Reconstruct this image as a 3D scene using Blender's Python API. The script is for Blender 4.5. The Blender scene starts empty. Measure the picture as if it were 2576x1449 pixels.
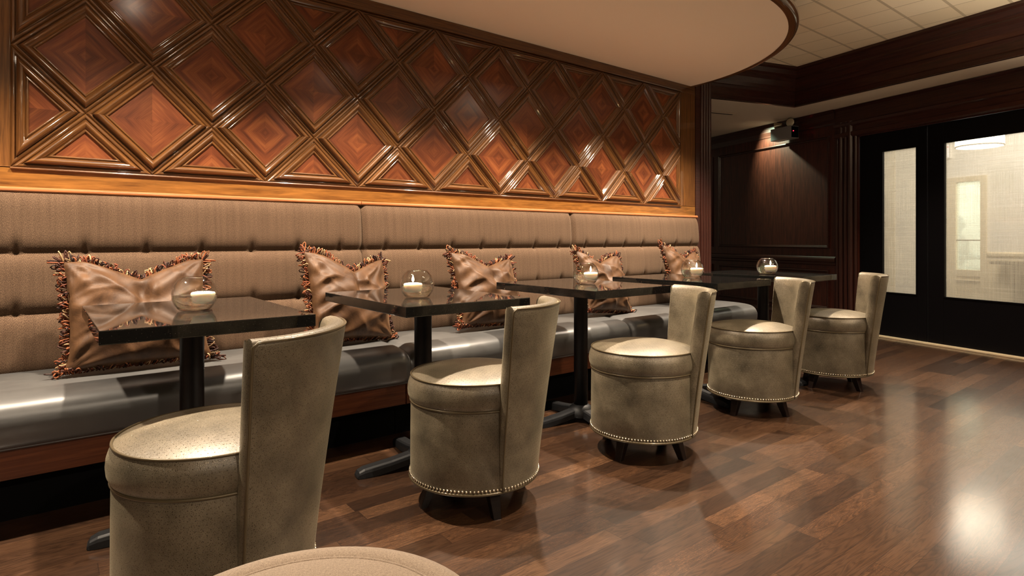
import bpy, math, random
from math import sin, cos, pi, radians as RD, sqrt, exp, hypot, floor
from mathutils import Vector, Matrix

SC = bpy.context.scene
COL = SC.collection
random.seed(11)

# ------------------------------------------------------------------ helpers
class MB:
    """Mesh collector: vertices, faces, per-loop UVs, material slots, smoothing."""
    def __init__(s):
        s.v = []; s.f = []; s.uv = []; s.mi = []; s.sm = []
    def face(s, idx, uv=None, mi=0, sm=False):
        s.f.append(tuple(idx)); s.uv.append(uv); s.mi.append(mi); s.sm.append(sm)
    def add(s, pts):
        b = len(s.v); s.v.extend(tuple(p) for p in pts); return b
    def poly(s, pts, mi=0, sm=False, uv=None):
        b = s.add(pts); s.face(range(b, b + len(pts)), uv, mi, sm)
    def box(s, x0, x1, y0, y1, z0, z1, mi=0, T=None):
        P = [(x0,y0,z0),(x1,y0,z0),(x1,y1,z0),(x0,y1,z0),(x0,y0,z1),(x1,y0,z1),(x1,y1,z1),(x0,y1,z1)]
        if T: P = [T(*p) for p in P]
        b = s.add(P)
        dx, dy, dz = x1-x0, y1-y0, z1-z0
        for q, (a, c) in (((0,3,2,1),(dy,dx)),((4,5,6,7),(dx,dy)),((0,1,5,4),(dx,dz)),((1,2,6,5),(dy,dz)),((2,3,7,6),(dx,dz)),((3,0,4,7),(dy,dz))):
            s.face([b+i for i in q], [(0,0),(a,0),(a,c),(0,c)], mi, False)
    def grid(s, rows, closed_u=False, closed_v=False, mi=0, sm=True, uvf=None, flip=False):
        """rows: list of equally long lists of points."""
        nr, nc = len(rows), len(rows[0])
        b = s.add([p for r in rows for p in r])
        for i in range(nr if closed_v else nr-1):
            for j in range(nc if closed_u else nc-1):
                i2, j2 = (i+1) % nr, (j+1) % nc
                q = [b+i*nc+j, b+i*nc+j2, b+i2*nc+j2, b+i2*nc+j]
                uv = None
                if uvf: uv = [uvf(i,j), uvf(i,j+1), uvf(i+1,j+1), uvf(i+1,j)]
                if flip:
                    q.reverse()
                    if uv: uv.reverse()
                s.face(q, uv, mi, sm)
        return b
    def lathe(s, prof, n=48, c=(0,0,0), a0=0.0, a1=2*pi, mi=0, sm=True, uvmode='cyl'):
        full = abs(a1-a0-2*pi) < 1e-6
        m = n if full else n+1
        rows = []
        L = [0]
        for k in range(1, len(prof)): L.append(L[-1]+hypot(prof[k][0]-prof[k-1][0], prof[k][1]-prof[k-1][1]))
        for (r, z) in prof:
            rows.append([(c[0]+r*cos(a0+(a1-a0)*j/n), c[1]+r*sin(a0+(a1-a0)*j/n), c[2]+z) for j in range(m)])
        rm = max(p[0] for p in prof)
        def uvf(i, j):
            r, z = prof[i]; a = a0+(a1-a0)*j/n
            if uvmode == 'top': return (r*cos(a), r*sin(a))
            return (a*rm, L[i])
        s.grid(rows, closed_u=full, mi=mi, sm=sm, uvf=uvf)
    def tube(s, path, r, n=8, closed=False, mi=0, caps=True, r2=None):
        pts = [Vector(p) for p in path]; m = len(pts); rows = []
        up = Vector((0.123, 0.31, 0.94))
        for i, p in enumerate(pts):
            if closed: t = pts[(i+1) % m]-pts[i-1]
            else: t = pts[min(i+1, m-1)]-pts[max(i-1, 0)]
            if t.length < 1e-9: t = Vector((0,0,1))
            t.normalize()
            a = t.cross(up)
            if a.length < 1e-3: a = t.cross(Vector((1,0,0)))
            a.normalize(); bb = t.cross(a)
            rr = r if r2 is None else r+(r2-r)*i/(m-1)
            rows.append([tuple(p+a*(rr*cos(2*pi*k/n))+bb*(rr*sin(2*pi*k/n))) for k in range(n)])
        b = s.grid(rows, closed_u=True, closed_v=closed, mi=mi)
        if caps and not closed:
            s.face([b+k for k in range(n)][::-1], None, mi, False)
            s.face([b+(m-1)*n+k for k in range(n)], None, mi, False)
    def sphere(s, c, r, n=8, m=5, mi=0, sz=1.0):
        rows = []
        for i in range(m+1):
            a = -pi/2+pi*i/m
            rows.append([(c[0]+r*cos(a)*cos(2*pi*j/n), c[1]+r*cos(a)*sin(2*pi*j/n), c[2]+sz*r*sin(a)) for j in range(n)])
        s.grid(rows, closed_u=True, mi=mi)
    def extrude(s, prof, p0, p1, out, up=(0,0,1), mi=0, sm=False, caps=True):
        """sweep a 2-D profile (o,u) in straight line; o along 'out', u along 'up'."""
        o = Vector(out).normalized(); u = Vector(up).normalized(); rows = []
        for e in (Vector(p0), Vector(p1)):
            rows.append([tuple(e+o*a+u*b) for a, b in prof])
        L = (Vector(p1)-Vector(p0)).length
        A = [0]
        for k in range(1, len(prof)+1):
            q = prof[k % len(prof)]; A.append(A[-1]+hypot(q[0]-prof[k-1][0], q[1]-prof[k-1][1]))
        b = s.grid(rows, closed_u=True, mi=mi, sm=sm, uvf=lambda i, j: (i*L, A[j]))
        n = len(prof)
        if caps:
            s.face(range(b, b+n), None, mi); s.face(range(b+2*n-1, b+n-1, -1), None, mi)
    def build(s, name, mats, parent=None, loc=None, bevel=0, seg=2, sub=0, edge=None):
        me = bpy.data.meshes.new(name)
        me.from_pydata(s.v, [], s.f)
        mats = mats if isinstance(mats, (list, tuple)) else [mats]
        for m in mats: me.materials.append(m)
        uvl = me.uv_layers.new(name='UVMap')
        k = 0
        for i, p in enumerate(me.polygons):
            p.material_index = s.mi[i]; p.use_smooth = s.sm[i]
            uv = s.uv[i]
            for j in range(p.loop_total):
                if uv: uvl.data[p.loop_start+j].uv = uv[j]
                else:
                    co = me.vertices[p.vertices[j]].co
                    n = p.normal
                    ax = max(range(3), key=lambda q: abs(n[q]))
                    uvl.data[p.loop_start+j].uv = ((co.y, co.z), (co.x, co.z), (co.x, co.y))[ax]
        me.update()
        o = bpy.data.objects.new(name, me); COL.objects.link(o)
        if parent: o.parent = parent
        if loc: o.location = loc
        if bevel:
            b = o.modifiers.new('bev', 'BEVEL'); b.width = bevel; b.segments = seg; b.limit_method = 'ANGLE'; b.angle_limit = RD(40)
            b.harden_normals = False
        if sub:
            b = o.modifiers.new('sub', 'SUBSURF'); b.levels = sub; b.render_levels = sub
        return o

def tag(o, label=None, cat=None, group=None, kind=None):
    if label: o['label'] = label
    if cat: o['category'] = cat
    if group: o['group'] = group
    if kind: o['kind'] = kind
    return o

def empty(name, loc=(0,0,0), rz=0.0):
    o = bpy.data.objects.new(name, None); COL.objects.link(o)
    o.location = loc; o.rotation_euler = (0,0,rz); o.empty_display_size = .1
    return o

def kids(o): return [c for c in bpy.data.objects if c.parent == o]
def dup(root, loc, rz=None):
    r = root.copy(); COL.objects.link(r); r.location = loc
    if rz is not None: r.rotation_euler = (0,0,rz)
    for ch in kids(root):
        c = ch.copy(); COL.objects.link(c); c.parent = r
        for g in kids(ch):
            d = g.copy(); COL.objects.link(d); d.parent = c
    return r

# ------------------------------------------------------------------ materials
class NT:
    def __init__(s, name):
        s.m = bpy.data.materials.new(name); s.m.use_nodes = True
        s.t = s.m.node_tree; s.b = s.t.nodes['Principled BSDF']; s.out = s.t.nodes['Material Output']
    def n(s, typ, ins=None, **kw):
        d = s.t.nodes.new('ShaderNode'+typ)
        for k, v in kw.items(): setattr(d, k, v)
        for k, v in (ins or {}).items(): s.set(d.inputs[k], v)
        return d
    def set(s, sock, v):
        if hasattr(v, 'is_output'): s.t.links.new(v, sock)
        elif hasattr(v, 'outputs'): s.t.links.new(v.outputs[0], sock)
        else:
            if isinstance(v, (tuple, list)) and len(v) == 3 and sock.type == 'RGBA': v = (*v, 1)
            sock.default_value = v
    def p(s, **kw):
        for k, v in kw.items(): s.set(s.b.inputs[k.replace('_', ' ')], v)
        return s
    def math(s, op, a, b=0.0, c=None):
        d = s.n('Math', operation=op); s.set(d.inputs[0], a); s.set(d.inputs[1], b)
        if c is not None: s.set(d.inputs[2], c)
        return d.outputs[0]
    def mix(s, f, a, b, blend='MIX'):
        d = s.n('Mix', data_type='RGBA', blend_type=blend)
        s.set(d.inputs[0], f); s.set(d.inputs[6], a); s.set(d.inputs[7], b); return d.outputs[2]
    def ramp(s, f, stops):
        d = s.n('ValToRGB'); e = d.color_ramp.elements
        while len(e) < len(stops): e.new(.5)
        for q, (pos, c) in zip(e, stops): q.position = pos; q.color = (*c, 1) if len(c) == 3 else c
        s.set(d.inputs[0], f); return d.outputs[0]
    def uv(s): return s.n('UVMap').outputs[0]
    def obj(s): return s.n('TexCoord').outputs['Object']
    def geo(s): return s.n('NewGeometry').outputs['Position']
    def scale(s, vec, sc, loc=(0,0,0)):
        d = s.n('Mapping'); s.set(d.inputs[0], vec); d.inputs['Scale'].default_value = sc; d.inputs['Location'].default_value = loc
        return d.outputs[0]
    def noise(s, vec, scale=5, detail=3, rough=.5, dist=0):
        d = s.n('TexNoise'); s.set(d.inputs['Vector'], vec); d.inputs['Scale'].default_value = scale
        d.inputs['Detail'].default_value = detail; d.inputs['Roughness'].default_value = rough; d.inputs['Distortion'].default_value = dist
        return d.outputs[0]
    def sep(s, vec):
        d = s.n('SeparateXYZ'); s.set(d.inputs[0], vec); return d.outputs
    def comb(s, x=0., y=0., z=0.):
        d = s.n('CombineXYZ'); s.set(d.inputs[0], x); s.set(d.inputs[1], y); s.set(d.inputs[2], z); return d.outputs[0]
    def bump(s, h, st=.3, dist=.002):
        d = s.n('Bump'); s.set(d.inputs['Height'], h); d.inputs['Strength'].default_value = st; d.inputs['Distance'].default_value = dist
        s.t.links.new(d.outputs[0], s.b.inputs['Normal']); return d
    def rnd(s): return s.n('ObjectInfo').outputs['Random']

def flat(name, col, rough=.5, metal=0., spec=.5, **kw):
    w = NT(name); w.p(Base_Color=col, Roughness=rough, Metallic=metal, **kw); w.b.inputs['Specular IOR Level'].default_value = spec
    return w.m

def wood(name, dark, light, scale=(3, 90, 1), gloss=.12, coat=1.0, useuv=True, sc=1.0, rough=.4):
    """UV.x runs along the grain in metres."""
    w = NT(name)
    v = w.uv() if useuv else w.obj()
    off = w.n('VectorMath', operation='ADD'); w.set(off.inputs[0], w.scale(v, scale))
    w.set(off.inputs[1], w.comb(w.math('MULTIPLY', w.rnd(), 37.0), w.math('MULTIPLY', w.rnd(), 91.0), 0.))
    n1 = w.noise(off.outputs[0], 1.0*sc, 5, .6, .6)
    n2 = w.noise(w.scale(v, (scale[0]*4, scale[1]*4, 4)), 1.0*sc, 2, .5, 0)
    f = w.math('ADD', w.math('MULTIPLY', n1, .8), w.math('MULTIPLY', n2, .25))
    c = w.ramp(f, [(.32, dark), (.72, light)])
    w.p(Base_Color=c, Roughness=rough); w.b.inputs['Specular IOR Level'].default_value = .2
    w.b.inputs['Coat Weight'].default_value = coat; w.b.inputs['Coat Roughness'].default_value = gloss
    return w.m

M = {}
M['walnut'] = wood('walnut varnish', (.040,.014,.004), (.20,.082,.021), gloss=.045)
M['rail'] = wood('golden rail wood', (.075,.027,.005), (.31,.135,.028), scale=(3.2, 34, 1), gloss=.14)
M['cap'] = wood('orange cap wood', (.24,.075,.022), (.42,.16,.06), gloss=.18)
M['darkwood'] = wood('dark mahogany', (.022,.006,.004), (.085,.019,.010), scale=(40, 3, 1), gloss=.22, coat=.6, rough=.45)
M['darkwood_h'] = wood('dark mahogany along', (.017,.005,.004), (.060,.017,.010), gloss=.2, coat=.6, rough=.45)
M['oak'] = wood('red oak base', (.045,.010,.004), (.155,.045,.015), scale=(2.2, 60, 1), gloss=.3, coat=.4)
M['legwood'] = wood('espresso leg', (.005,.002,.0015), (.014,.006,.004), gloss=.25, coat=.4)
M['doorblack'] = flat('black door paint', (.003,.0026,.0034), .42, spec=.12)
M['toe'] = flat('black toe kick', (.0015,.0013,.0015), .7, spec=.08)
M['black'] = flat('black powder coat', (.004,.004,.0045), .42, spec=.25)
M['iron'] = flat('cast iron black', (.012,.0125,.014), .5, spec=.35)

def veneer():
    w = NT('matched veneer')
    x, y, z = w.sep(w.uv())
    d = w.math('ADD', w.math('ABSOLUTE', x), w.math('ABSOLUTE', y))
    a = w.math('SUBTRACT', w.math('ABSOLUTE', x), w.math('ABSOLUTE', y))
    r = w.rnd()
    q = w.math('ADD', w.math('SIGN', x), w.math('MULTIPLY', w.math('SIGN', y), 2.0))
    n1 = w.noise(w.comb(w.math('ADD', w.math('MULTIPLY', d, 26.0), w.math('MULTIPLY', r, 50.0)), w.math('MULTIPLY', a, 2.2), w.math('MULTIPLY', r, 9.0)), 1.0, 3, .55)
    n2 = w.noise(w.comb(w.math('MULTIPLY', d, 260.0), w.math('MULTIPLY', a, 9.0), q), 1.0, 2, .5)
    f = w.math('ADD', w.math('MULTIPLY', n1, .85), w.math('MULTIPLY', n2, .35))
    c = w.ramp(f, [(.36, (.070,.017,.007)), (.60, (.155,.042,.014)), (.80, (.25,.080,.025))])
    n3 = w.noise(w.comb(w.math('MULTIPLY', q, 3.7), w.math('MULTIPLY', r, 77.0), 0.), 3.0, 0)
    c = w.mix(1.0, c, w.ramp(n3, [(.3, (.72,.72,.72)), (.7, (1.15,1.15,1.15))]), 'MULTIPLY')  # per-quadrant tone puts the veneer's chatoyant sheen into the colour
    w.p(Base_Color=c, Roughness=.5)
    w.b.inputs['Specular IOR Level'].default_value = .15
    w.b.inputs['Coat Weight'].default_value = .28; w.b.inputs['Coat Roughness'].default_value = .20
    return w.m
M['veneer'] = veneer()

def floor_mat():
    w = NT('oak strip floor')
    x, y, z = w.sep(w.geo())
    W = .083
    row = w.math('FLOOR', w.math('DIVIDE', y, W))
    wn = w.n('TexWhiteNoise', noise_dimensions='1D'); w.set(wn.inputs['W'], row)
    rr = wn.outputs['Value']
    L = w.math('ADD', .55, w.math('MULTIPLY', rr, .45))
    xx = w.math('DIVIDE', w.math('ADD', x, w.math('MULTIPLY', rr, 13.7)), L)
    col = w.math('FLOOR', xx)
    wn2 = w.n('TexWhiteNoise', noise_dimensions='2D'); w.set(wn2.inputs['Vector'], w.comb(row, col, 0.))
    pr = wn2.outputs['Value']; pc = w.sep(wn2.outputs['Color'])
    # grain, different on every strip
    ofs = w.math('MULTIPLY', pr, 40.0)
    n1 = w.noise(w.comb(w.math('ADD', w.math('MULTIPLY', x, 1.5), ofs), w.math('ADD', w.math('MULTIPLY', y, 16.0), ofs), pr), 1.0, 3, .5, .9)
    wav = w.math('FRACT', w.math('MULTIPLY', n1, 15.0))
    wav = w.math('POWER', w.math('ABSOLUTE', w.math('SUBTRACT', w.math('MULTIPLY', wav, 2.0), 1.0)), 1.6)
    n2 = w.noise(w.comb(w.math('MULTIPLY', x, 14.0), w.math('MULTIPLY', y, 330.0), pr), 1.0, 3, .6)
    fleck = w.noise(w.comb(w.math('ADD', w.math('MULTIPLY', x, 46.0), ofs), w.math('MULTIPLY', y, 120.0), pr), 1.0, 2, .6, 2.2)
    flk = w.math('MULTIPLY', w.ramp(fleck, [(.50, (0,0,0)), (.62, (1,1,1))]), w.ramp(pc[1], [(.62, (0,0,0)), (.75, (1,1,1))]))
    base = w.ramp(pr, [(0., (.042,.020,.0105)), (.3, (.068,.0325,.016)), (.75, (.092,.0445,.022)), (1., (.128,.065,.033))])
    c = w.mix(w.math('MULTIPLY', wav, .8), base, w.mix(1.0, base, (.40,.37,.34), 'MULTIPLY'))
    c = w.mix(w.math('MULTIPLY', n2, .9), c, w.mix(1.0, c, (.45,.42,.40), 'MULTIPLY'))
    c = w.mix(w.math('MULTIPLY', flk, .6), c, w.mix(1.0, c, (2.1,2.0,1.8), 'MULTIPLY'))
    # worn patches
    wr = w.noise(w.geo(), 1.7, 4, .6)
    c = w.mix(w.math('MULTIPLY', w.ramp(wr, [(.45, (0,0,0)), (.75, (1,1,1))]), .35), c, w.mix(1.0, c, (1.45,1.4,1.35), 'MULTIPLY'))
    # joints
    fy = w.math('FRACT', w.math('DIVIDE', y, W)); fx = w.math('FRACT', xx)
    gy = w.math('LESS_THAN', w.math('MINIMUM', fy, w.math('SUBTRACT', 1.0, fy)), .011)
    gx = w.math('LESS_THAN', w.math('MINIMUM', fx, w.math('SUBTRACT', 1.0, fx)), .0016)
    gap = w.math('MAXIMUM', gy, gx)
    c = w.mix(w.math('MULTIPLY', gap, .7), c, (.012,.006,.004))
    rg = w.math('ADD', .32, w.math('MULTIPLY', w.noise(w.scale(w.geo(), (3, 9, 1)), 2.5, 4, .65), .14))
    w.p(Base_Color=c, Roughness=rg)
    w.b.inputs['Specular IOR Level'].default_value = .3
    w.b.inputs['Coat Weight'].default_value = .85; w.b.inputs['Coat Roughness'].default_value = .15; w.b.inputs['Coat IOR'].default_value = 1.85
    h = w.math('SUBTRACT', w.math('MULTIPLY', n2, .4), gap)
    bp = w.bump(h, .12, .0012)
    big = w.n('Bump', {'Height': w.noise(w.scale(w.geo(), (3.0, 12.0, 1)), 1.6, 2, .5), 'Strength': .025, 'Distance': .006})
    w.t.links.new(big.outputs[0], bp.inputs['Normal'])
    w.t.links.new(big.outputs[0], w.b.inputs['Coat Normal'])
    return w.m
M['floor'] = floor_mat()

def tile_mat():
    w = NT('ceiling tile')
    x, y, z = w.sep(w.geo())
    T = .306
    fx = w.math('FRACT', w.math('DIVIDE', w.math('ADD', x, -4.90+20*T), T)); fy = w.math('FRACT', w.math('DIVIDE', w.math('ADD', y, -2.10+20*T), T))
    ex = w.math('MINIMUM', fx, w.math('SUBTRACT', 1., fx)); ey = w.math('MINIMUM', fy, w.math('SUBTRACT', 1., fy))
    g1 = w.math('LESS_THAN', ex, .020); g2 = w.math('LESS_THAN', ey, .034)
    g = w.math('MAXIMUM', w.math('MULTIPLY', g1, .8), g2)
    n = w.noise(w.geo(), 140, 3, .7)
    wn = w.n('TexWhiteNoise', noise_dimensions='2D')
    w.set(wn.inputs['Vector'], w.comb(w.math('FLOOR', w.math('DIVIDE', w.math('ADD', x, -4.90+20*T), T)), w.math('FLOOR', w.math('DIVIDE', w.math('ADD', y, -2.10+20*T), T)), 0.))
    c = w.ramp(w.math('ADD', w.math('MULTIPLY', n, .35), w.math('MULTIPLY', wn.outputs[0], .5)), [(.1, (.82,.70,.50)), (.8, (.92,.81,.62))])
    c = w.mix(w.math('MULTIPLY', g, .55), c, (.30,.23,.14))
    w.p(Base_Color=c, Roughness=.9)
    w.bump(w.math('SUBTRACT', w.math('MULTIPLY', n, .3), g), .4, .004)
    return w.m
M['tile'] = tile_mat()
M['soffit'] = flat('painted soffit', (.88,.76,.62), .75)
M['lowceil'] = flat('painted low ceiling', (.66,.56,.44), .8)

def tweed():
    w = NT('herringbone tweed')
    u, v, _ = w.sep(w.uv())
    P, Q = .0145, .0060
    fu = w.math('FRACT', w.math('DIVIDE', u, P))
    tri = w.math('ABSOLUTE', w.math('SUBTRACT', w.math('MULTIPLY', fu, 2.), 1.))
    s1 = w.math('FRACT', w.math('DIVIDE', w.math('ADD', v, w.math('MULTIPLY', tri, .0065)), Q))
    band = w.math('ABSOLUTE', w.math('SUBTRACT', w.math('MULTIPLY', s1, 2.), 1.))
    n = w.noise(w.scale(w.uv(), (420, 180, 1)), 1.0, 2, .6)
    big = w.noise(w.scale(w.uv(), (60, 2.0, 1)), 1.0, 3, .6)
    n_ = w.noise(w.scale(w.uv(), (900, 900, 1)), .35, 1, .5)
    f = w.math('ADD', w.math('ADD', w.math('MULTIPLY', band, .40), w.math('MULTIPLY', n, .40)), w.math('MULTIPLY', n_, .36))
    c = w.ramp(f, [(.28, (.010,.005,.003)), (.52, (.052,.029,.016)), (.88, (.200,.122,.072))])
    c = w.mix(w.math('MULTIPLY', w.ramp(big, [(.42, (0,0,0)), (.7, (1,1,1))]), .4), c, w.mix(1., c, (.55,.50,.46), 'MULTIPLY'))
    w.p(Base_Color=c, Roughness=.85)
    w.b.inputs['Sheen Weight'].default_value = .12; w.b.inputs['Sheen Tint'].default_value = (.8,.65,.5,1); w.b.inputs['Specular IOR Level'].default_value = .2
    w.bump(f, .5, .0015)
    return w.m
M['tweed'] = tweed()

def leather():
    w = NT('slate leather')
    n = w.noise(w.obj(), 3.5, 4, .6)
    v = w.n('TexVoronoi', {'Vector': w.obj(), 'Scale': 420.})
    c = w.ramp(n, [(.3, (.046,.046,.046)), (.7, (.072,.071,.069))])
    w.p(Base_Color=c, Roughness=w.math('ADD', .31, w.math('MULTIPLY', n, .12)))
    w.b.inputs['Specular IOR Level'].default_value = 1.0
    b = w.bump(v.outputs['Distance'], .06, .0006)
    wr = w.n('Bump', {'Height': w.noise(w.scale(w.obj(), (1.6, 6, 6)), 2.0, 3, .5), 'Strength': .25, 'Distance': .012})
    w.t.links.new(wr.outputs[0], b.inputs['Normal'])
    return w.m
M['leather'] = leather()

def perf():
    """suede-like champagne hide, punched with small foil dots; UV in metres."""
    w = NT('champagne dotted hide')
    u, v, _ = w.sep(w.uv())
    A, B = .0165, .0125
    row = w.math('FLOOR', w.math('DIVIDE', v, B))
    sh = w.math('MULTIPLY', w.math('MODULO', row, 2.), .5)
    fu = w.math('SUBTRACT', w.math('FRACT', w.math('ADD', w.math('DIVIDE', u, A), sh)), .5)
    fv = w.math('SUBTRACT', w.math('FRACT', w.math('DIVIDE', v, B)), .5)
    du = w.math('MULTIPLY', fu, A); dv = w.math('MULTIPLY', fv, B)
    d = w.math('SQRT', w.math('ADD', w.math('MULTIPLY', du, du), w.math('MULTIPLY', dv, dv)))
    dot = w.ramp(w.math('MULTIPLY', d, 100.), [(.10, (1,1,1)), (.165, (0,0,0))])
    n = w.noise(w.scale(w.obj(), (1, 1, 1)), 7., 4, .6)
    fine = w.noise(w.obj(), 520., 1, .5)
    c = w.ramp(n, [(.32, (.052,.040,.024)), (.52, (.116,.092,.058)), (.74, (.190,.153,.102))])
    c = w.mix(w.math('MULTIPLY', dot, .85), c, (.035,.022,.010))
    glint = w.ramp(fine, [(.55, (0,0,0)), (.66, (1,1,1))])
    w.p(Base_Color=c, Metallic=w.math('ADD', .12, w.math('MULTIPLY', glint, .75)),
        Roughness=w.math('SUBTRACT', .50, w.math('MULTIPLY', glint, .26)),
        Coat_Weight=w.math('ADD', .42, w.math('MULTIPLY', dot, .58)), Coat_Roughness=w.math('SUBTRACT', .30, w.math('MULTIPLY', dot, .16)))
    w.b.inputs['Specular IOR Level'].default_value = .5
    w.b.inputs['Sheen Weight'].default_value = .15; w.b.inputs['Sheen Tint'].default_value = (.9,.8,.55,1)
    bp = w.bump(w.math('ADD', w.math('MULTIPLY', fine, .75), dot), .6, .0009)
    w.t.links.new(bp.outputs[0], w.b.inputs['Coat Normal'])
    return w.m
M['hide'] = perf()
M['piping'] = flat('hide piping', (.10,.075,.040), .38, .35, Coat_Weight=.3)
M['nail'] = flat('nickel nail', (.75,.68,.55), .22, 1.0)

def velvet():
    w = NT('bronze velvet')
    n = w.noise(w.obj(), 9., 4, .62, .8)
    f = w.noise(w.obj(), 260., 2, .6)
    c = w.ramp(w.math('ADD', w.math('MULTIPLY', n, .85), w.math('MULTIPLY', f, .15)), [(.35, (.030,.013,.0055)), (.7, (.098,.047,.020))])
    w.p(Base_Color=c, Roughness=.52); w.b.inputs['Specular IOR Level'].default_value = .22
    w.b.inputs['Sheen Weight'].default_value = .14; w.b.inputs['Sheen Roughness'].default_value = .35; w.b.inputs['Sheen Tint'].default_value = (.85,.55,.33,1)
    w.bump(w.math('ADD', w.math('MULTIPLY', n, 1.), w.math('MULTIPLY', f, .12)), .35, .006)
    return w.m
M['velvet'] = velvet()
def fringe_mat():
    w = NT('multicolour fringe')
    r = w.n('NewGeometry').outputs['Random Per Island']
    d = w.ramp(r, [(0., (.014,.005,.003)), (.32, (.045,.011,.005)), (.55, (.17,.040,.014)), (.75, (.27,.085,.030)), (.83, (.040,.026,.010)), (.96, (.45,.29,.15))])
    w.p(Base_Color=d, Roughness=.6); w.b.inputs['Specular IOR Level'].default_value = .3
    return w.m
M['fringe'] = fringe_mat()

def granite():
    w = NT('black granite')
    v = w.n('TexVoronoi', {'Vector': w.obj(), 'Scale': 230.})
    spk = w.math('MULTIPLY', w.math('LESS_THAN', v.outputs['Distance'], .22), w.math('GREATER_THAN', w.sep(v.outputs['Color'])[0], .80))
    n = w.noise(w.obj(), 300., 2, .6)
    c = w.ramp(n, [(.35, (.004,.004,.004)), (.7, (.010,.010,.009))])
    c = w.mix(spk, c, (.06,.056,.052))
    w.p(Base_Color=c, Roughness=w.math('ADD', .025, w.math('MULTIPLY', n, .02)))
    w.b.inputs['IOR'].default_value = 1.55
    return w.m
M['granite'] = granite()

def linen(name, c0, c1):
    w = NT(name)
    a = w.noise(w.scale(w.uv(), (900, 160, 1)), 1., 2, .6); b = w.noise(w.scale(w.uv(), (160, 900, 1)), 1., 2, .6)
    f = w.math('ADD', w.math('MULTIPLY', a, .5), w.math('MULTIPLY', b, .5))
    w.p(Base_Color=w.ramp(f, [(.36, c0), (.62, c1)]), Roughness=.85)
    w.b.inputs['Sheen Weight'].default_value = .2
    w.bump(f, .5, .001)
    return w.m
M['linen'] = linen('oatmeal linen', (.165,.115,.078), (.37,.28,.20))

def schlick(w, f0=.04, k=5.0):
    lw = w.n('LayerWeight', {'Blend': .5})
    return w.math('MULTIPLY_ADD', w.math('POWER', lw.outputs['Facing'], k), 1-f0, f0)
def thin_glass():
    w = NT('clear bowl glass')
    tr = w.n('BsdfTransparent', {'Color': (.985,.99,.985)}); gl = w.n('BsdfGlossy', {'Roughness': .01})
    mx = w.n('MixShader'); w.set(mx.inputs[0], schlick(w, .05, 3.6)); w.t.links.new(tr.outputs[0], mx.inputs[1]); w.t.links.new(gl.outputs[0], mx.inputs[2])
    w.t.links.new(mx.outputs[0], w.out.inputs[0]); return w.m
M['glass'] = thin_glass()
def water():
    w = NT('clear water')
    g = w.n('BsdfGlass', {'IOR': 1.30, 'Roughness': 0.0, 'Color': (1,.99,.96)})
    tr = w.n('BsdfTransparent'); mx = w.n('MixShader', {0: .35}); w.t.links.new(g.outputs[0], mx.inputs[1]); w.t.links.new(tr.outputs[0], mx.inputs[2])
    w.t.links.new(mx.outputs[0], w.out.inputs[0]); return w.m
M['water'] = water()
w = NT('candle wax'); w.p(Base_Color=(.93,.88,.74), Roughness=.45, Subsurface_Weight=.6, Subsurface_Radius=(.02,.014,.008)); w.b.inputs['Subsurface Scale'].default_value = .6
M['wax'] = w.m
def emit(name, col, st):
    w = NT(name); e = w.n('Emission', {'Color': (*col, 1), 'Strength': st}); w.t.links.new(e.outputs[0], w.out.inputs[0]); return w.m
M['flame'] = emit('candle flame', (1., .74, .38), 60.)
M['lampglow'] = emit('lit lamp shade', (1., .93, .80), 9.)
M['led'] = emit('red indicator', (1., .02, .05), 2.)
M['exitglow'] = emit('lit sign face', (1., .95, .92), .55)
M['exitred'] = emit('lit red letters', (1., .06, .05), .42)
M['wick'] = flat('burnt wick', (.01,.008,.006), .9)

def linen_glass():
    w = NT('woven interlayer glass')
    a = w.noise(w.scale(w.uv(), (380, 1.6, 1)), 1., 3, .7); b = w.noise(w.scale(w.uv(), (1.6, 380, 1)), 1., 3, .7)
    cl = w.noise(w.uv(), 3., 2, .5)
    f = w.math('MULTIPLY', w.math('ADD', w.math('ADD', a, b), w.math('MULTIPLY', cl, .5)), .5)
    f = w.ramp(f, [(.48, (.03,.03,.03)), (.72, (.52,.52,.52))])
    tr = w.n('BsdfTransparent', {'Color': (.93,.91,.86,1)}); tl = w.n('BsdfTranslucent', {'Color': (.80,.73,.58,1)}); df = w.n('BsdfDiffuse', {'Color': (.6,.55,.45,1)})
    m1 = w.n('MixShader', {0: .3}); w.t.links.new(tl.outputs[0], m1.inputs[1]); w.t.links.new(df.outputs[0], m1.inputs[2])
    mx = w.n('MixShader'); w.set(mx.inputs[0], f); w.t.links.new(tr.outputs[0], mx.inputs[1]); w.t.links.new(m1.outputs[0], mx.inputs[2])
    gl = w.n('BsdfGlossy', {'Roughness': .05})
    m2 = w.n('MixShader'); w.set(m2.inputs[0], schlick(w)); w.t.links.new(mx.outputs[0], m2.inputs[1]); w.t.links.new(gl.outputs[0], m2.inputs[2])
    w.t.links.new(m2.outputs[0], w.out.inputs[0]); return w.m
M['linenglass'] = linen_glass()
def frosted():
    w = NT('frosted pane')
    tr = w.n('BsdfTransparent', {'Color': (.93,.97,.93,1)}); tl = w.n('BsdfTranslucent', {'Color': (.9,.95,.9,1)})
    mx = w.n('MixShader', {0: .25}); w.t.links.new(tr.outputs[0], mx.inputs[1]); w.t.links.new(tl.outputs[0], mx.inputs[2]); w.t.links.new(mx.outputs[0], w.out.inputs[0]); return w.m
M['frost'] = frosted()
M['white'] = flat('lobby white paint', (.78,.75,.70), .7)
M['beige'] = flat('lobby beige paint', (.62,.52,.36), .6)
M['steel'] = flat('grey enamel', (.22,.21,.205), .45)
M['chrome'] = flat('lamp reflector', (.72,.66,.50), .16, .9)
M['lampglass'] = flat('ribbed lens', (.62,.56,.42), .12, .3)
M['darkcab'] = wood('brown cabinet wood', (.04,.022,.012), (.10,.06,.035), gloss=.3, coat=.3)
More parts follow.
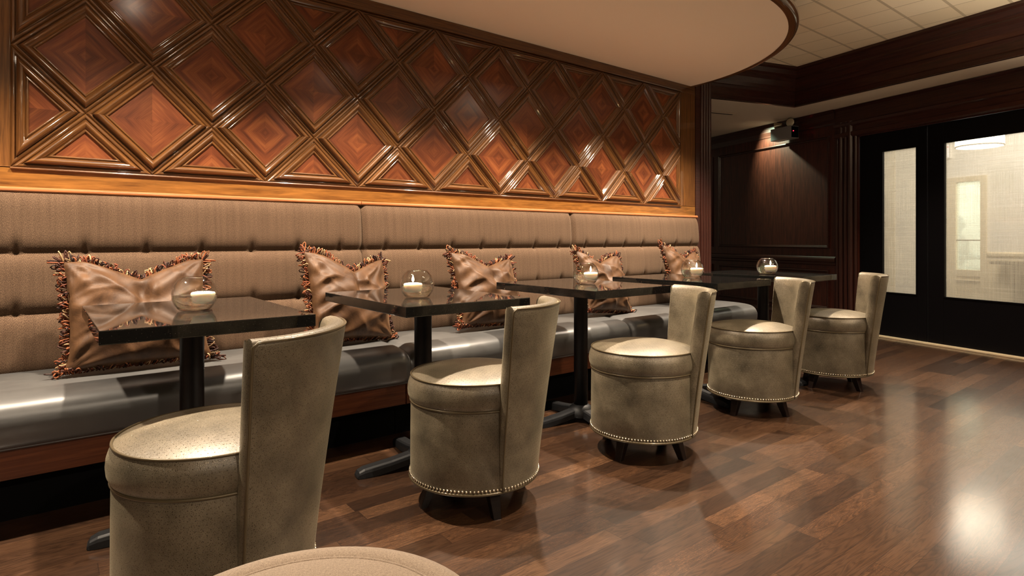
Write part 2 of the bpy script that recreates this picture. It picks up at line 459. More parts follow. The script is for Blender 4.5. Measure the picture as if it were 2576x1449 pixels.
M['thresh'] = flat('leak-lit brass threshold', (.80,.64,.42), .35, .35)  # pale tone stands for lobby light leaking under the doors
M['slot'] = flat('dark vent slot', (.012,.010,.008), .8)

# ------------------------------------------------------------------ measures (metres, camera 1.0 m above the floor at the origin)
WY = 3.30                                   # face of the panelled wall
DW, DH, X0, Z0 = .5186, .5195, -.092, 1.308 # diamond lattice
ZS = 2.42                                   # soffit underside
ZT = 2.80                                   # tiled ceiling
ZL = 2.44                                   # low ceiling
AF = RD(16.0); P0 = (6.81, 2.51)            # far wall: s runs to the right, q into the lobby
def FW(s, q, z): return (P0[0]-sin(AF)*s+cos(AF)*q, P0[1]-cos(AF)*s-sin(AF)*q, z)

# ------------------------------------------------------------------ floor
b = MB(); b.box(-4.5, 13.5, -4.0, 8.5, -.06, 0)
tag(b.build('floor', M['floor']), 'dark stained oak strip floor with satin varnish', 'floor', kind='structure')

# ------------------------------------------------------------------ diamond wall
b = MB(); b.box(-4.5, 4.80, WY+.012, WY+.14, 0, ZT)
wall = tag(b.build('wall_back', M['walnut']), 'varnished wall with a diamond lattice of raised veneer panels', 'wall', kind='structure')

def inset(poly, d):
    n = len(poly); out = []
    for i in range(n):
        p, c, q = Vector(poly[i-1]), Vector(poly[i]), Vector(poly[(i+1) % n])
        e1 = (c-p).normalized(); e2 = (q-c).normalized()
        n1 = Vector((-e1.y, e1.x)); n2 = Vector((-e2.y, e2.x))
        k = 1+n1.dot(n2)
        out.append(tuple(c+(n1+n2)*(d/k)))
    return out
PROF = [(0., .004), (.0015, .008), (.0135, .008), (.0155, .003), (.0185, .001), (.0195, .014), (.0215, .0185), (.0255, .0235), (.0305, .0265), (.036, .0255),
        (.042, .021), (.047, .0145), (.0495, .010), (.0505, .0125), (.0545, .0145), (.0585, .0125), (.0605, .007), (.0615, .004)]
ST = [(.0, (0.,0.))]
def cell(poly, ctr):
    """moulding frame with its veneer panel; poly counter-clockwise in (x,z)."""
    mb = MB(); n = len(poly)
    rings = [inset(poly, d) for d, h in PROF]
    A = [0]
    for k in range(1, len(PROF)): A.append(A[-1]+hypot(PROF[k][0]-PROF[k-1][0], PROF[k][1]-PROF[k-1][1]))
    for i in range(n):
        j = (i+1) % n
        rows = [[(R_[i][0], WY-h, R_[i][1]), (R_[j][0], WY-h, R_[j][1])] for R_, (d, h) in zip(rings, PROF)]
        L = (Vector(rings[0][j])-Vector(rings[0][i])).length
        mb.grid(rows, sm=True, uvf=lambda a, c: (i*3.1+c*L, A[a]))
    fr = mb.build('diamond_molding', M['walnut'], wall)
    vb = MB(); R = inset(poly, .061)
    pts = [(p[0], WY-.0045, p[1]) for p in R]
    vb.poly(pts, 0, False, [((p[0]-ctr[0])*1.0, (p[1]-ctr[1])*1.0) for p in R])
    # a thin edge so that the panel has depth
    for i in range(n):
        j = (i+1) % n
        vb.poly([pts[j], pts[i], (pts[i][0], WY+.01, pts[i][2]), (pts[j][0], WY+.01, pts[j][2])])
    vb.build('veneer_panel', M['veneer'], fr)
def node(k, r): return (X0+DW*k, Z0+DH*r)
K = 9
for k in range(1, K):
    for r in (.5, 1.5):
        cell([node(k, r-.5), node(k+.5, r), node(k, r+.5), node(k-.5, r)], node(k, r))
for k in range(K):
    cell([node(k+.5, .5), node(k+1, 1), node(k+.5, 1.5), node(k, 1)], node(k+.5, 1))
    cell([node(k, 0), node(k+1, 0), node(k+.5, .5)], node(k+.5, 0))
    cell([node(k+.5, 1.5), node(k+1, 2), node(k, 2)], node(k+.5, 2))
for r in (0, 1):
    cell([node(0, r), node(.5, r+.5), node(0, r+1)], node(0, r+.5))
    cell([node(K, r+1), node(K-.5, r+.5), node(K, r)], node(K, r+.5))
XL, XR = X0, X0+DW*K
def rail(name, x0, x1, z0, z1, m, bead=True, y=WY-.008):
    mb = MB(); 
    if x1-x0 > z1-z0: mb.box(x0, x1, y, WY+.02, z0, z1)
    else: mb.extrude([(0,0), (x1-x0,0), (x1-x0,WY+.02-y), (0,WY+.02-y)], (x0,y,z0), (x0,y,z1), (1,0,0), (0,1,0))
    return mb.build(name, m, wall, bevel=.003)
rail('bottom_rail', XL-1.2, 4.80, 1.19, Z0, M['rail'])
rail('top_rail', XL-.12, 4.80, Z0+2*DH, ZS+.1, M['walnut'])
rail('right_stile', XR, 4.80, Z0+.001, Z0+2*DH-.001, M['walnut'])
rail('left_stile', XL-.16, XL, Z0+.001, Z0+2*DH-.001, M['walnut'])
# bead mouldings around the lattice
for (x0, x1, z) in ((XL, XR, Z0-.004), (XL, XR, Z0+2*DH+.004)):
    mb = MB(); mb.extrude([(0,-.004), (.012,-.004), (.014,0), (.012,.004), (0,.004)], (x0, WY-.006, z), (x1, WY-.006, z), (0,-1,0))
    mb.build('bead', M['walnut'], wall)
# next bay of the wall on the left (a plain post, then panelling outside the picture)
mb = MB(); mb.box(XL-.42, XL-.16, WY-.02, WY+.02, 1.31, ZS+.1); mb.build('post', M['walnut'], wall, bevel=.004)

# pilaster with flutes closing the right end
mb = MB()
prof = [(0,.10)]
xs = 4.802
mb.box(xs, 4.872, WY-.012, WY+.14, 0, ZT)
for i in range(4):
    xa = 4.880+i*.042
    pts = []
    for k in range(7): pts.append((xa+.019-.019*cos(pi*k/6), WY-.012-.016*sin(pi*k/6)))
    mb.extrude([(p[0]-xa, p[1]-WY) for p in pts]+[(.038,.14),(0,.14)], (xa,WY,0), (xa,WY,ZT), (1,0,0), (0,1,0), sm=False)
mb.box(4.872, 5.055, WY+.002, WY+.14, 0, ZT)
pil = tag(mb.build('trim_1', M['darkwood_h']), 'dark fluted pilaster closing the end of the diamond wall', 'trim', kind='structure')

# ------------------------------------------------------------------ soffit over the banquette
YE, CX_, CY_, RR = 1.80, 3.20, 3.33, 1.53
path = [(-4.5, YE)]
for i in range(41):
    a = -pi/2+pi/2*i/40
    path.append((CX_+(RR+.02*sin(2*(a+pi/2)))*cos(a), CY_+(RR+.02*sin(2*(a+pi/2)))*sin(a)))
def normals(P):
    out = []
    for i in range(len(P)):
        a = Vector(P[max(i-1,0)]); c = Vector(P[min(i+1,len(P)-1)]); t = (c-a).normalized(); out.append((t.y, -t.x))
    return out
NM = normals(path)
mb = MB()
mb.poly([(x, y, ZS) for x, y in path][::-1]+[(-4.5, CY_, ZS)][:0]+[(-4.5, WY+.02, ZS)])
mb.poly([(x, y, ZT) for x, y in path]+[(-4.5, WY+.02, ZT)])
mb.grid([[(x, y, ZS) for x, y in path], [(x, y, ZT) for x, y in path]], sm=True)
tag(mb.build('ceiling_soffit', M['soffit']), 'smooth painted soffit with a rounded end above the banquette', 'ceiling', kind='structure')
mb = MB()   # wooden nosing and crown around the soffit edge
pr = [(-.004, ZS-.002)]
for k in range(13):
    a = -pi/2+pi*k/12; pr.append((.028+.034*cos(a), ZS+.032+.036*sin(a)))
pr += [(.022, ZS+.075), (.022, ZS+.17), (.030, ZS+.18), (.040, ZS+.20), (.040, ZS+.215), (.052, ZS+.25), (.085, ZS+.30), (.115, ZS+.33), (.118, ZS+.345), (.135, ZS+.355), (.135, ZT-.001)]
rows = []
for (o, z) in pr: rows.append([(x+n[0]*o, y+n[1]*o, z) for (x, y), n in zip(path, NM)])
LA = [0]
for i in range(1, len(path)): LA.append(LA[-1]+hypot(path[i][0]-path[i-1][0], path[i][1]-path[i-1][1]))
mb.grid(rows, sm=True, uvf=lambda i, j: (LA[j], i*.025))
tag(mb.build('trim_2', M['walnut']), 'glossy wooden nosing and crown curving around the soffit edge', 'trim', kind='structure')

# ------------------------------------------------------------------ ceilings
A_ = Vector((6.408, 3.143)); C_ = Vector((6.408-.205*6.4, 3.143-.979*6.4)); G_ = Vector((4.50, 3.727))
mb = MB()
mb.poly([(-4.5,-4,ZT), (-4.5,3.32,ZT), (4.4,3.9,ZT), (6.6,3.4,ZT), (5.2,-4,ZT)])
mb.poly([(-4.5,-4,ZT+.05), (5.2,-4,ZT+.05), (6.6,3.4,ZT+.05), (4.4,3.9,ZT+.05), (-4.5,3.32,ZT+.05)])
tag(mb.build('ceiling', M['tile']), 'beige square ceiling tiles in a grid above the room', 'ceiling', kind='structure')
mb = MB()
F1, F2 = FW(6.8, -.0, 0), FW(-3.9, -.0, 0)
for z, fl in ((ZL, False), (ZL+.36, True)):
    p1 = [(A_.x,A_.y,z), (C_.x,C_.y,z), (F1[0],F1[1],z), (F2[0],F2[1],z)]
    p2 = [(A_.x,A_.y,z), (F2[0],F2[1],z), (4.6,6.3,z), (G_.x,G_.y,z)]
    for p in (p1, p2): mb.poly(p if not fl else p[::-1])
tag(mb.build('ceiling_low', M['lowceil']), 'lower painted ceiling border along the far wall', 'ceiling', kind='structure')
# crown on the edge of the coffer
mb = MB()
CP = [(.0, ZL-.004), (-.03, ZL-.004), (-.03, ZL+.05), (-.02, ZL+.06), (-.02, ZL+.13), (.0, ZL+.15), (.015, ZL+.155), (.03, ZL+.19), (.07, ZL+.235), (.10, ZL+.26), (.10, ZL+.275), (.13, ZL+.29), (.165, ZL+.325), (.20, ZL+.335), (.20, ZT-.001)]
n1 = Vector((-.979, .205)); n2 = Vector((-.292, -.956))
mit = (n1+n2)/(1+n1.dot(n2))
rows = []
for o, z in CP:
    c = C_+n1*o; a = A_+mit*o; g = G_+n2*o
    rows.append([(c.x,c.y,z), (a.x,a.y,z), (g.x,g.y,z)])
mb.grid(rows, sm=False, uvf=lambda i, j: (j*6., i*.03))
tag(mb.build('trim_3', M['darkwood_h']), 'dark stepped crown around the raised tile ceiling', 'trim', kind='structure')

# ------------------------------------------------------------------ far wall, panelling
def fbox(mb, s0, s1, q0, q1, z0, z1, mi=0): mb.box(s0, s1, q0, q1, z0, z1, mi, T=lambda s, q, z: FW(s, q, z))
mb = MB(); fbox(mb, -4.0, -.18, 0, .12, 0, ZL); fbox(mb, 1.80, 6.9, 0, .12, 0, ZL); fbox(mb, -.18, 1.80, 0, .12, 2.10, ZL); fbox(mb, -4, 6.9, 0, .12, ZL, ZT+.05)
farw = tag(mb.build('wall_far', M['darkwood']), 'dark mahogany panelled wall around the glazed doors', 'wall', kind='structure')
def frame(s0, s1, z0, z1, w=.035, d=.02, name='panel_molding', m='darkwood_h'):
    mb = MB(); R = [(s0,z0),(s1,z0),(s1,z1),(s0,z1)]
    pf = [(0,0),(.004,d),(w*.45,d*1.1),(w*.6,d*.55),(w*.85,d*.5),(w,0)]
    for k in range(len(pf)-1):
        a = inset(R, pf[k][0]); c = inset(R, pf[k+1][0])
        for i in range(4):
            j = (i+1) % 4
            mb.poly([FW(a[i][0],-pf[k][1],a[i][1]), FW(a[j][0],-pf[k][1],a[j][1]), FW(c[j][0],-pf[k+1][1],c[j][1]), FW(c[i][0],-pf[k+1][1],c[i][1])])
    return mb.build(name, M[m], farw)
frame(-2.30, -.53, .90, 2.17); frame(-2.30, -.53, .21, .66); frame(-3.8, -2.42, .90, 2.17); frame(-3.8, -2.42, .21, .66)
def fmold(name, s0, s1, z, prof, m='darkwood_h', parent=farw):
    mb = MB(); mb.extrude(prof, FW(s0,0,z), FW(s1,0,z), (-cos(AF), sin(AF), 0)); return mb.build(name, M[m], parent)
fmold('chair_rail', -4.0, -.445, .71, [(0,0),(.012,0),(.02,.012),(.02,.03),(.032,.045),(.034,.075),(.026,.09),(.012,.1),(0,.1)])
fmold('baseboard', -4.0, -.445, 0, [(0,0),(.022,0),(.022,.11),(.03,.115),(.03,.128),(.018,.14),(.012,.165),(0,.17)])
fmold('cornice', -4.0, -.445, 2.28, [(0,0),(.008,0),(.012,.02),(.03,.06),(.034,.12),(.06,.158),(0,.158)])
for k, (s, wd, d) in enumerate(((-.442, .045, .030), (-.393, .05, .045), (-.338, .05, .040), (-.284, .06, .050), (-.221, .04, .030))):
    mb = MB(); mb.extrude([(0,0),(d*.6,.004),(d,wd*.3),(d,wd*.7),(d*.6,wd-.004),(0,wd-.002)], FW(s,0,0), FW(s,0,ZL-.16), (-cos(AF), sin(AF), 0), (-sin(AF), -cos(AF), 0)); mb.build('door_casing', M['darkwood_h'], farw)
fmold('door_header', -.445, 6.9, 2.11, [(0,0),(.03,0),(.045,.015),(.045,.05),(.03,.06),(.03,.11),(.05,.125),(.055,.15),(.03,.165),(.02,.30),(.05,.325),(0,.325)])

# ------------------------------------------------------------------ glazed doors
def door(name, s0, s1, g0, g1, label):
    mb = MB(); z1 = 2.098; q0, q1 = .015, .065
    fbox(mb, s0, g0, q0, q1, .012, z1); fbox(mb, g1, s1, q0, q1, .012, z1); fbox(mb, g0, g1, q0, q1, .012, .456); fbox(mb, g0, g1, q0, q1, 1.913, z1)
    d = tag(mb.build(name, M['doorblack'], bevel=.002), label, 'door', kind='structure')
    mb = MB(); fbox(mb, g0, g1, .036, .044, .456, 1.913); mb.build('glass_pane', M['linenglass'], d)
    mb = MB()
    for (a, c, e, f) in ((g0, g1, .456, .466), (g0, g1, 1.903, 1.913), (g0, g0+.01, .466, 1.903), (g1-.01, g1, .466, 1.903)): fbox(mb, a, c, .008, .036, e, f)
    mb.build('glazing_bead', M['doorblack'], d)
    return d
door('door_1', -.175, .524, .072, .432, 'narrow black door with a slim woven-glass pane')
d2 = door('door_2', .532, 1.795, .675, 1.62, 'wide black door with a large woven-glass pane')
mb = MB(); fbox(mb, .527, .530, .02, .03, .01, 2.10); mb.build('astragal', M['iron'], d2)
mb = MB(); fbox(mb, -.178, 1.80, -.035, .10, 0, .018)
tag(mb.build('trim_4', M['thresh'], bevel=.004), 'threshold strip under the glazed doors, coloured pale for the light leaking there', 'trim', kind='structure')

# ------------------------------------------------------------------ lobby seen through the glass
mb = MB()
fbox(mb, -3.2, -2.55, 3.0, 3.1, 0, 2.7); fbox(mb, -1.86, -1.13, 3.0, 3.1, 0, 2.7); fbox(mb, -.64, 3.6, 3.0, 3.1, 0, 2.7); fbox(mb, -2.55, -1.86, 3.0, 3.1, 2.5, 2.7); fbox(mb, -1.13, -.64, 3.0, 3.1, 1.86, 2.7)
tag(mb.build('wall_lobby', M['white']), 'white lobby wall seen through the glazed doors', 'wall', kind='structure')
mb = MB(); fbox(mb, 3.6, 3.7, .12, 3.1, 0, 2.7); fbox(mb, -3.3, -3.2, .12, 3.1, 0, 2.7); tag(mb.build('wall_lobby_side', M['white']), 'side walls of the lobby beyond the doors', 'wall', kind='structure')
mb = MB(); fbox(mb, -3.3, 3.7, .12, 6.0, 2.7, 2.76); tag(mb.build('ceiling_lobby', M['white']), 'white lobby ceiling beyond the doors', 'ceiling', kind='structure')
mb = MB(); fbox(mb, -2.6, .6, 5.6, 5.7, 0, 2.7); fbox(mb, .5, .6, 3.1, 5.6, 0, 2.7); fbox(mb, -2.7, -2.6, 3.1, 5.7, 0, 2.7)
tag(mb.build('wall_kitchen', M['white']), 'bright white room behind the small glazed lobby door', 'wall', kind='structure')
mb = MB(); mb2 = None
mb.extrude([(0,0),(.02,0),(.03,.02),(.03,.045),(.015,.06),(0,.065)], FW(-.60,3.0,.775), FW(3.6,3.0,.775), (-cos(AF), sin(AF), 0))
fbox(mb, -.60, 3.6, 2.975, 3.0, 0, .74)
tag(mb.build('trim_5', M['beige']), 'beige wainscot and chair rail along the lobby wall', 'trim', kind='structure')
def leaf(name, s0, s1, z1, parts, label, mat):
    mb = MB()
    for p in parts: fbox(mb, *p)
    return tag(mb.build(name, mat, bevel=.003), label, 'door', kind='structure')
d4 = leaf('door_4', -2.55, -1.86, 2.5, [(-2.55,-2.45,2.98,3.03,0,2.5), (-1.97,-1.86,2.98,3.03,0,2.5), (-2.45,-1.97,2.98,3.03,0,.2), (-2.45,-1.97,2.98,3.03,1.01,1.16), (-2.45,-1.97,2.98,3.03,2.36,2.5), (-2.45,-1.97,3.01,3.03,.2,2.36)],
     'tall beige two-panel door across the lobby', M['beige'])
d3 = leaf('door_3', -1.13, -.64, 1.86, [(-1.13,-.985,2.97,3.04,0,1.86), (-.68,-.61,2.97,3.04,0,1.86), (-.985,-.68,2.97,3.04,1.79,1.86), (-.985,-.68,2.97,3.04,.50,.59), (-.985,-.68,2.99,3.02,0,.50), (-.985,-.68,2.96,3.02,.44,.455)],
     'beige lobby door with a frosted pane', M['beige'])
mb = MB(); fbox(mb, -.985, -.68, 3.0, 3.008, .59, 1.79); mb.build('glass_pane', M['frost'], d3)
mb = MB(); fbox(mb, -.985, -.68, 2.985, 3.0, .985, 1.0); mb.build('push_bar', M['iron'], d3)
# drum lamp
c = FW(.085, 1.6, 0)
t = tag(empty('drum_lamp', (c[0], c[1], 2.06)), 'glowing white drum lamp hanging in the lobby behind the doors', 'lamp')
mb = MB(); mb.lathe([(.02,.0),(.212,.0),(.222,.008),(.222,.21),(.212,.218),(.02,.218)], 48); mb.build('lamp_shade', M['lampglow'], t)
mb = MB(); mb.lathe([(.216,-.012),(.226,-.010),(.226,.006),(.216,.006)], 48); mb.build('shade_ring', M['white'], t)
mb = MB(); mb.tube([(0,0,.2),(0,0,.64)], .012, 10); mb.build('stem', M['chrome'], t)
mb = MB(); mb.lathe([(.0,.60),(.06,.605),(.07,.64),(0,.64)], 24); mb.build('canopy', M['white'], t)
# exit sign
c = FW(-1.235, 2.955, 2.24)
t = tag(empty('exit_sign', c, -AF-pi/2), 'white exit sign with red letters on the lobby wall', 'sign')
mb = MB(); mb.box(-.19, .19, 0, .045, -.105, .105); mb.build('housing', M['white'], t, bevel=.004)
mb = MB(); mb.box(-.172, .172, -.003, .0, -.087, .087); mb.build('face', M['exitglow'], t)
cu = bpy.data.curves.new('letters', 'FONT'); cu.body = 'EXIT'; cu.size = .155; cu.align_x = 'CENTER'; cu.align_y = 'CENTER'; cu.extrude = .002; cu.materials.append(M['exitred'])
o = bpy.data.objects.new('letters', cu); COL.objects.link(o)
lm = bpy.data.meshes.new_from_object(o.evaluated_get(bpy.context.evaluated_depsgraph_get())); bpy.data.objects.remove(o)
o = bpy.data.objects.new('letters', lm); COL.objects.link(o); o.parent = t; o.location = (.012, -.006, 0); o.rotation_euler = (pi/2, 0, 0)
# cabinet under the lobby chair rail
t = tag(empty('cabinet', FW(.06, 2.80, 0), -AF-pi/2), 'dark wooden cabinet under the lobby chair rail', 'cabinet')
mb = MB(); mb.box(-.48, .62, -.10, .15, .69, .725); mb.build('top', M['darkcab'], t, bevel=.003)
mb = MB(); mb.box(-.24, .60, -.08, .14, .0, .69); mb.build('body', M['darkcab'], t, bevel=.003)
for k in range(2):
    mb = MB(); mb.box(-.22+.41*k, .17+.41*k, -.095, -.08, .05, .66); dd = mb.build('door', M['darkcab'], t, bevel=.003)
    mb = MB(); mb.sphere((.12+.10*k if k == 0 else .24, -.105, .40), .012, 10, 6); mb.build('knob', M['iron'], dd)

# seated person behind the small frosted pane
def person():
    me = bpy.data.meshes.new('person'); V = []; Ed = []; Rr = []
    def v(p, r, par=None):
        V.append(p); Rr.append(r)
        if par is not None: Ed.append((par, len(V)-1))
        return len(V)-1
    pel = v((0,0,.56), .15); w1 = v((.03,0,.72), .135, pel); ch = v((.06,0,.92), .15, w1); sh = v((.08,0,1.03), .115, ch)
    nk = v((.10,0,1.10), .052, sh); hd = v((.125,0,1.17), .075, nk); h2 = v((.135,0,1.25), .088, hd); h3 = v((.125,0,1.315), .062, h2)
    no = v((.235,0,1.215), .016, h2)
    for s in (-1, 1):
        a = v((.08,s*.17,1.0), .062, sh); e = v((.13,s*.23,.76), .046, a); ww = v((.34,s*.17,.74), .034, e); hh = v((.42,s*.15,.745), .032, ww)
        for q in range(4): v((.50+(.012 if q in (1,2) else 0), s*.15+(-.026+.0175*q), .735), .009, hh)
        v((.445, s*.15-s*.05, .75), .010, hh)
        hp = v((.06,s*.10,.54), .098, pel); kn = v((.46,s*.12,.52), .066, hp); an = v((.44,s*.12,.10), .042, kn); v((.58,s*.12,.045), .036, an)
    me.from_pydata(V, Ed, []); o = bpy.data.objects.new('person', me); COL.objects.link(o)
    m = o.modifiers.new('skin', 'SKIN'); m.use_smooth_shade = True
    for i, r in enumerate(Rr): me.skin_vertices[0].data[i].radius = (r, r)
    for i, q in enumerate(me.skin_vertices[0].data): q.use_root = (i == 0)
    s = o.modifiers.new('sub', 'SUBSURF'); s.levels = 1; s.render_levels = 2
    me.materials.append(flat('grey clothing', (.20,.20,.19), .8))
    return o
pe = person(); pe.location = FW(-1.47, 3.62, 0); pe.rotation_euler = (0, 0, -AF-pi/2)
tag(pe, 'person in grey clothing sitting behind the frosted lobby pane', 'person')
hb = MB(); hb.sphere((.10,0,1.275), .098, 16, 10); ho = hb.build('hair', flat('dark hair', (.05,.045,.04), .7), pe)
st = tag(empty('stool', FW(-1.47, 3.62, 0), -AF-pi/2), 'plain stool under the person behind the frosted lobby pane', 'stool')
mb = MB(); mb.lathe([(0,.385),(.17,.385),(.18,.395),(.18,.405),(.17,.415),(0,.415)], 28); mb.build('seat', M['darkcab'], st)
for k in range(4):
    a = pi/4+pi/2*k; mb = MB(); mb.tube([(.12*cos(a),.12*sin(a),.39), (.16*cos(a),.16*sin(a),0)], .014, 8); mb.build('leg', M['darkcab'], st)

# ------------------------------------------------------------------ emergency light on the far wall
c = FW(-1.045, -.064, 2.195)
t = tag(empty('emergency_light', c, -AF-pi/2), 'grey twin-head emergency light box on the dark panelled wall', 'light')
mb = MB(); mb.box(-.152, .152, -.125, .0, -.005, .14); mb.build('housing', M['steel'], t, bevel=.004)
mb = MB(); mb.box(.149, .155, -.117, -.008, .004, .131); sp = mb.build('unlit_side', M['toe'], t, bevel=.001)  # black sheet that paints the unlit side of the box
mb = MB(); mb.sphere((.156, -.09, .078), .006, 10, 6); mb.build('indicator', M['led'], t)
for sx, az, tilt in ((-.10, RD(-150), RD(-8)), (.10, RD(-75), RD(5))):
    mb = MB(); mb.tube([(sx,-.06,.13),(sx,-.06,.150)], .010, 10)
    hd = mb.build('lamp_bracket', M['steel'], t)
    d = Vector((cos(az)*cos(tilt), sin(az)*cos(tilt), sin(tilt))); o3 = Vector((sx,-.06,.182))
    a1 = d.cross(Vector((0,0,1))).normalized(); a2 = d.cross(a1)
    rows = []
    for (r, l) in ((.004,-.055),(.022,-.052),(.027,-.032),(.038,.0),(.049,.024),(.051,.032)):
        rows.append([tuple(o3+d*l+(a1*cos(2*pi*k/24)+a2*sin(2*pi*k/24))*r) for k in range(24)])
    mb = MB(); mb.grid(rows, closed_u=True); hh = mb.build('lamp_head', M['chrome'], t)
    rows = []
    for (r, l) in ((.048,.030),(.038,.037),(.019,.042),(.002,.044)):
        rows.append([tuple(o3+d*l+(a1*cos(2*pi*k/24)+a2*sin(2*pi*k/24))*r) for k in range(24)])
    mb = MB(); mb.grid(rows, closed_u=True); mb.build('lens', M['lampglass'], hh)
# slot diffuser in the low ceiling
t = tag(empty('air_vent', (5.72, 3.95, ZL), RD(-17)), 'narrow slot air vent in the low ceiling beside the pilaster', 'vent')
mb = MB(); mb.box(-.75, .55, -.07, .07, -.012, 0); mb.build('frame', M['lowceil'], t, bevel=.003)
mb = MB(); mb.box(-.72, .52, -.045, -.02, -.014, -.002); mb.build('slot', M['slot'], t)

# ------------------------------------------------------------------ banquette units
SEAT_Z = .468
def sstep(a, c, x):
    t = min(1, max(0, (x-a)/(c-a))); return t*t*(3-2*t)
def banquette(x0, x1, dimples, label, capx):
    t = tag(empty('banquette', (x0, 0, 0)), label, 'banquette', 'banquette units along the diamond wall')
    L = x1-x0
    # back: three upholstered rows with pulled dimples
    zb = [.44, .695, .945, 1.197]
    nx = int(L/.0095); nz = 118
    def yf(x, z):
        base = 3.137+(z-.44)*.075
        k = 0 if z < zb[1] else 1 if z < zb[2] else 2
        tt = (z-zb[k])/(zb[k+1]-zb[k]); m = 2*tt-1
        bl = .026*(1-abs(m)**4.5)
        if k == 2 and tt > .5: bl = .026*(1-abs(m)**4.5)*.9+.0026
        ex = min(x, L-x); bl += -.022*(1-sstep(0, .035, ex))**2
        for dx in dimples:
            ax = abs(x-dx)
            if ax < .16:
                for zc in (zb[1], zb[2]):
                    dz = z-zc
                    bl -= .017*exp(-(ax/.015)**2-(dz/(.050 if dz > 0 else .014))**2)
                bl -= .0013*exp(-(ax/.006)**2)
        return base-bl
    rows = []
    for i in range(nz+1):
        z = .44+(1.197-.44)*i/nz
        rows.append([(L*j/nx, yf(L*j/nx, z), z) for j in range(nx+1)])
    mb = MB(); mb.grid(rows, uvf=lambda i, j: (x0+L*j/nx, .76*i/nz), sm=True)
    lb = [r[0] for r in rows]; rb = [r[-1] for r in rows]
    mb.grid([[p for p in lb], [(0, 3.285, p[2]) for p in lb]], sm=False, uvf=lambda i, j: (i*.15, j*.0064), flip=False)
    mb.grid([[p for p in rb], [(L, 3.285, p[2]) for p in rb]], sm=False, uvf=lambda i, j: (i*.15, j*.0064), flip=True)
    mb.poly([(0,3.285,.44), (L,3.285,.44), (L,3.285,1.197), (0,3.285,1.197)])
    mb.build('backrest', M['tweed'], t)
    # seat cushion
    prof = [(3.12,.30),(3.12,.462)]
    prof = [(3.16,.287),(2.655,.287),(2.628,.292),(2.606,.312),(2.596,.345),(2.592,.385),(2.598,.418),(2.616,.444),(2.648,.459),(2.70,.467),(2.80,.4715),(2.92,.4715),(3.04,.468),(3.16,.464)]
    nn = 60; rows = []
    for j in range(nn+1):
        # rounded ends
        u = j/nn; x = L*(.5-.5*cos(pi*u)); e = min(x, L-x); sh = 1-sstep(0, .05, e); k = .016*sh*sh
        rows.append([(x, p[0]+(k if p[0] < 2.75 else 0), p[1]-(k*1.0 if p[1] > .40 else 0)) for p in prof])
    mb = MB(); mb.grid(rows, sm=True)
    bb = mb.add(rows[0]); mb.face(range(bb, bb+len(prof))); bb = mb.add(rows[-1]); mb.face(range(bb+len(prof)-1, bb-1, -1))
    mb.build('seat_cushion', M['leather'], t, sub=1)
    mb = MB(); mb.tube([(.004,2.640,.291),(L-.004,2.640,.291)], .005, 8); mb.build('welt', M['leather'], t)
    mb = MB(); mb.extrude([(0,0),(.021,0),(.021,.106),(0,.106)], (.002,2.681,.180), (L-.002,2.681,.180), (0,-1,0)); mb.box(.01,L-.01,2.69,3.28,.19,.28); mb.build('apron', M['oak'], t, bevel=.002)
    mb = MB(); mb.box(.0, L, 2.778, 3.28, 0, .19); mb.build('toe_kick', M['toe'], t)
    mb = MB(); mb.extrude([(0,0),(.10,0),(.106,.006),(.106,.016),(.10,.022),(0,.022)], (0,3.29,1.196), (L+capx,3.29,1.196), (0,-1,0)); mb.build('cap_rail', M['cap'], t, bevel=.002)
    return t
D7 = [.139+.2287*i for i in range(7)]
banquette(-1.86, -.212, D7, 'tufted tweed banquette unit running out of the left picture edge', 0)
banquette(-.210, 1.438, D7, 'tufted tweed banquette unit behind the nearest table', 0)
banquette(1.440, 3.088, D7, 'tufted tweed banquette unit in the middle of the row', 0)
banquette(3.090, 4.682, [.133+.221*i for i in range(7)], 'tufted tweed banquette unit at the far end beside the fluted pilaster', 0)

